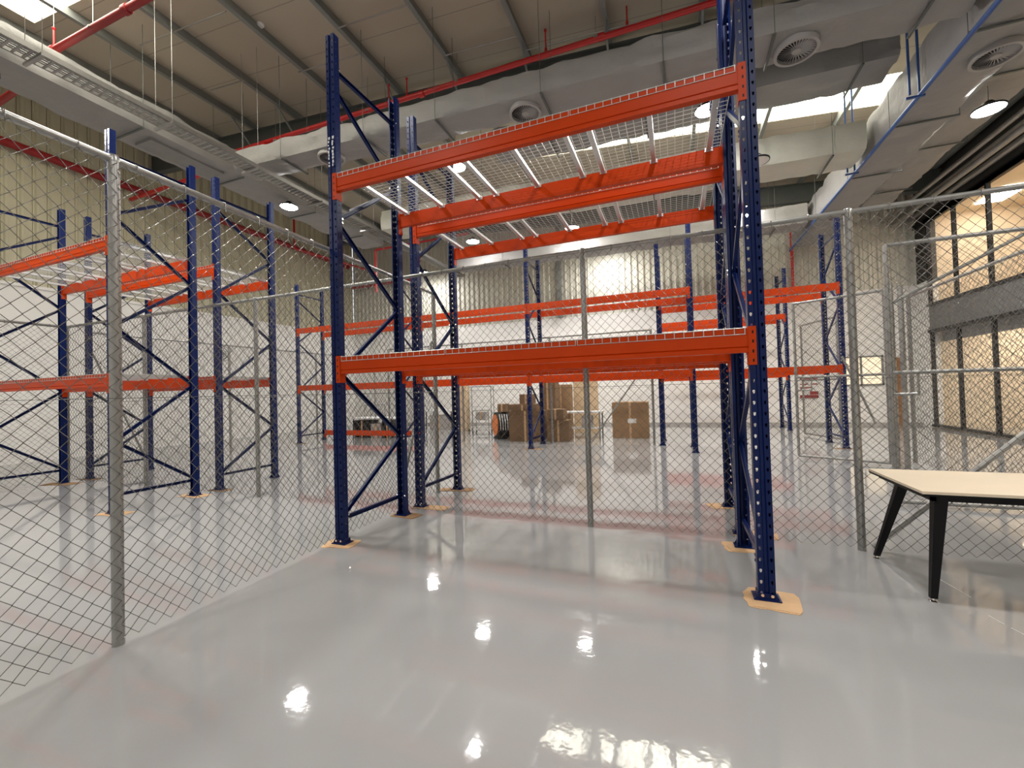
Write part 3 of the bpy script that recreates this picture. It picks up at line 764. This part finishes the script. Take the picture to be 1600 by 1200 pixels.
lo = lamp(True); lo.location = (1.81, 10.42, 6.33); lamp_rod(lo, 1.81, 10.42, 6.33); lo['label'] = 'unlit black high bay lamp hanging right of the near right post'; lo['group'] = 'high bay lamps'
sd = MB().lathe((0,0,0), [(0, -.05), (.05, -.05), (.07, -.02), (.07, 0), (0, 0)], 16).build('smoke_detector', WHITE, None, True, (-7.72, 6.2, zr(-7.72)-.001)); tag(sd, 'small white smoke detector under the roof boards', 'smoke detector')

# ------------------------------------------------------------------ goods far behind
def carton(label, x0, x1, y0, y1, z0, z1, m=BROWNBOX, rz=0, name='cardboard_box', lbl=False, cat='box', group=None):
    cx, cy_ = (x0+x1)/2, (y0+y1)/2
    o = bevel(MB().box((x0-cx, y0-cy_, 0), (x1-cx, y1-cy_, z1-z0)).build(name, m, None, loc=(cx, cy_, z0)), .008)
    o.rotation_euler = (0, 0, rz)
    tag(o, label, cat, group)
    tp = MB(); tp.box((-.03, y0-cy_-.001, .002), (.03, y1-cy_+.001, z1-z0+.002)); tp.build('tape', CARDL if m != CARDL else CARD, o)
    if lbl:
        q = MB().box((.06-.13, y0-cy_-.003, (z1-z0)*.42), (.06+.12, y0-cy_, (z1-z0)*.42+.13)).build('paper_label', WHITE, o); q['label'] = 'white paper label'
    return o
carton('large square brown cardboard box standing alone right of the middle fence post', -1.86, -.80, 13.25, 14.1, 0, 1.09, CARD, .03, lbl=True)
carton('widest brown carton in the heap left of the blue post, on the floor', -4.78, -3.76, 12.0, 12.65, 0, .92, BROWNBOX, .05)
carton('flat brown carton lying on the widest carton', -4.80, -3.9, 12.02, 12.6, .93, 1.12, BROWNBOX, .02)
carton('small brown carton on top of the heap left of the blue post', -4.45, -4.05, 12.1, 12.5, 1.13, 1.42, BROWNBOX)
carton('small brown carton above the orange drum', -5.42, -5.12, 12.65, 12.95, .86, 1.12, BROWNBOX)
carton('low brown carton on the floor right of the blue post', -3.62, -2.97, 12.1, 12.75, 0, .62, BROWNBOX, .1)
carton('tall dark brown carton behind the blue post', -4.15, -3.62, 13.2, 13.7, 0, 1.85, BROWNBOX)
carton('tall red-brown carton beside the beige boards', -3.95, -3.3, 13.9, 14.3, 0, 1.7, CARD)
carton('leaning light carton on the low carton right of the blue post', -3.60, -3.1, 12.15, 12.6, .63, .95, BROWNBOX)
carton('tall beige board standing right of the brown cartons', -3.35, -2.5, 14.6, 14.7, 0, 2.3, BEIGE, name='board', cat='board')
carton('pale beige square column or upright board left of the orange drum', -8.25, -7.85, 15.2, 15.5, 0, 2.9, BEIGE, name='board', cat='board')
# packing table with wrapped goods
tb = empty('packing_table', (-2.65, 13.3, 0), label='white topped bench in front of the beige board', cat='table')
MB().box((-.75, -.3, .78), (.5, .3, .83)).build('table_top', WHITE, tb)
MB().box((-.7, -.28, .30), (.45, .28, .32)).build('shelf', WHITE, tb)
for x in (-.7, .45):
    for y in (-.27, .27): MB().box((x-.02, y-.02, 0), (x+.02, y+.02, .78)).build('leg', GREY, tb)
carton('wrapped greyish bundle under the white topped bench', -2.75, -2.45, 13.02, 13.4, .325, .70, GREYW, name='wrapped_bundle', cat='bundle')
# orange and black drum
dr = empty('drum_blower', (-5.3, 12.8, 0), -.9, label='black drum with an orange oval face left of the carton heap', cat='machine')
m = MB(); m.tube([(0, -.25, .44), (0, .25, .44)], .42, 28); m.build('housing', BLACK, dr, True)
m = MB(); m.tube([(0, -.28, .44), (0, -.255, .44)], .34, 28); m.build('face', ORPL, dr, True)
m = MB()
for k in range(6): m.tube([(.30, -.2+k*.08, .80), (.42, -.2+k*.08, .55), (.43, -.2+k*.08, .3)], .012, 5)
m.build('ribs', WHITE, dr)
MB().box((-.3, -.25, 0), (.3, .25, .05)).build('stand', BLACK, dr)
# tables and dark goods at the left
def far_table(label, x0, x1, y0, y1, h=.76):
    cx, cy_ = (x0+x1)/2, (y0+y1)/2; t = empty('folding_table', (cx, cy_, 0), label=label, cat='table'); a, b_ = (x1-x0)/2, (y1-y0)/2
    MB().box((-a, -b_, h-.04), (a, b_, h)).build('table_top', WHITE, t)
    for x in (-a+.05, a-.05):
        for y in (-b_+.05, b_-.05): MB().bar((x, y, 0), (x*.97, y, h-.04), .03, .03).build('leg', BLACK, t)
far_table('white table with black legs left of the beige column', -10.1, -8.75, 15.6, 16.3, .8)
far_table('long low white table behind the rack far left', -11.1, -9.3, 12.3, 13.0, .72)
for i, (x0, x1, z1, mm) in enumerate(((-11.05, -10.35, .62, BLACK), (-10.3, -9.85, .5, GREYW), (-9.8, -9.38, .62, BLACK))):
    carton(['black crate under the long low white table, at its left', 'grey wrapped bale under the long low white table', 'black crate under the long low white table, at its right'][i], x0, x1, 12.4, 12.9, 0, z1, mm, name='crate' if i != 1 else 'wrapped_bale', cat='crate' if i != 1 else 'bale')
carton('dark mesh crate under the white table left of the beige column', -9.9, -9.0, 15.7, 16.2, 0, .6, GREYW, name='crate', cat='crate')
def trolley(label, x, y, n, h, wd=.7, dp=.5, goods=True):
    t = empty('trolley', (x, y, 0), .2, label=label, cat='trolley')
    m = MB()
    for sx in (-1, 1):
        for sy_ in (-1, 1): m.tube([(sx*wd/2, sy_*dp/2, .1), (sx*wd/2, sy_*dp/2, h)], .016, 8)
    for sy_ in (-1, 1): m.tube([(-wd/2, sy_*dp/2, h), (wd/2, sy_*dp/2, h)], .016, 8)
    for sx in (-1, 1): m.tube([(sx*wd/2, -dp/2, h), (sx*wd/2, dp/2, h)], .016, 8)
    m.build('frame', GALV, t, True)
    for k in range(n): MB().box((-wd/2, -dp/2, .15+k*(h-.15)/n), (wd/2, dp/2, .17+k*(h-.15)/n)).build('shelf', CHAN, t)
    for sx in (-1, 1):
        for sy_ in (-1, 1): MB().tube([(sx*wd/2-.012, sy_*dp/2, .05), (sx*wd/2+.012, sy_*dp/2, .05)], .05, 12).build('wheel', BLACK, t, True)
trolley('silver wire trolley between the beige column and the orange drum', -7.2, 15.2, 4, 1.75, .9, .5)
trolley('low grey cart in front of the silver trolley', -6.7, 14.2, 2, .85, .6, .5)
trolley('grey machine trolley at the far left behind the three-bay rack', -11.9+.9, 13.5, 2, 1.15, .6, .5)
carton('grey wrapped load on the low grey cart', -6.9, -6.5, 14.05, 14.35, .53, .80, GREYW, name='wrapped_load', cat='bundle')

# red and white notice board on the far wall
nb = empty('notice_board', (4.47, YF-.02, 1.4), label='red and white notice board on the far wall seen through the gate', cat='sign')
MB().box((-.31, -.03, -.42), (.31, 0, .42)).build('board', WALLW, nb)
m = MB()
for (z0, z1, x0, x1) in ((.24, .34, -.27, .27), (.06, .10, -.27, -.02), (.06, .10, .05, .27), (-.06, -.02, -.27, .1), (-.30, -.18, .02, .28), (-.14, -.08, -.27, -.05), (-.42, -.31, -.28, .28)):
    m.box((x0, -.034, z0), (x1, -.03, z1))
m.build('red_bands', DKRED, nb)
# wall fan on the left wall
fn = empty('wall_fan', (XL+.18, 10.9, 3.25), label='round grey wire guard fan mounted on the left white wall', cat='fan')
m = MB()
for rr in (.12, .2, .28): m.tube([(0, math.cos(2*PI*k/28)*rr, math.sin(2*PI*k/28)*rr) for k in range(29)], .012, 6, False)
for k in range(12): m.tube([(0, 0, 0), (0, math.cos(PI*k/6)*.28, math.sin(PI*k/6)*.28)], .006, 4)
m.build('guard', GREY, fn)
MB().tube([(-.18, 0, 0), (0, 0, 0)], .06, 12).build('motor', GREY, fn, True)
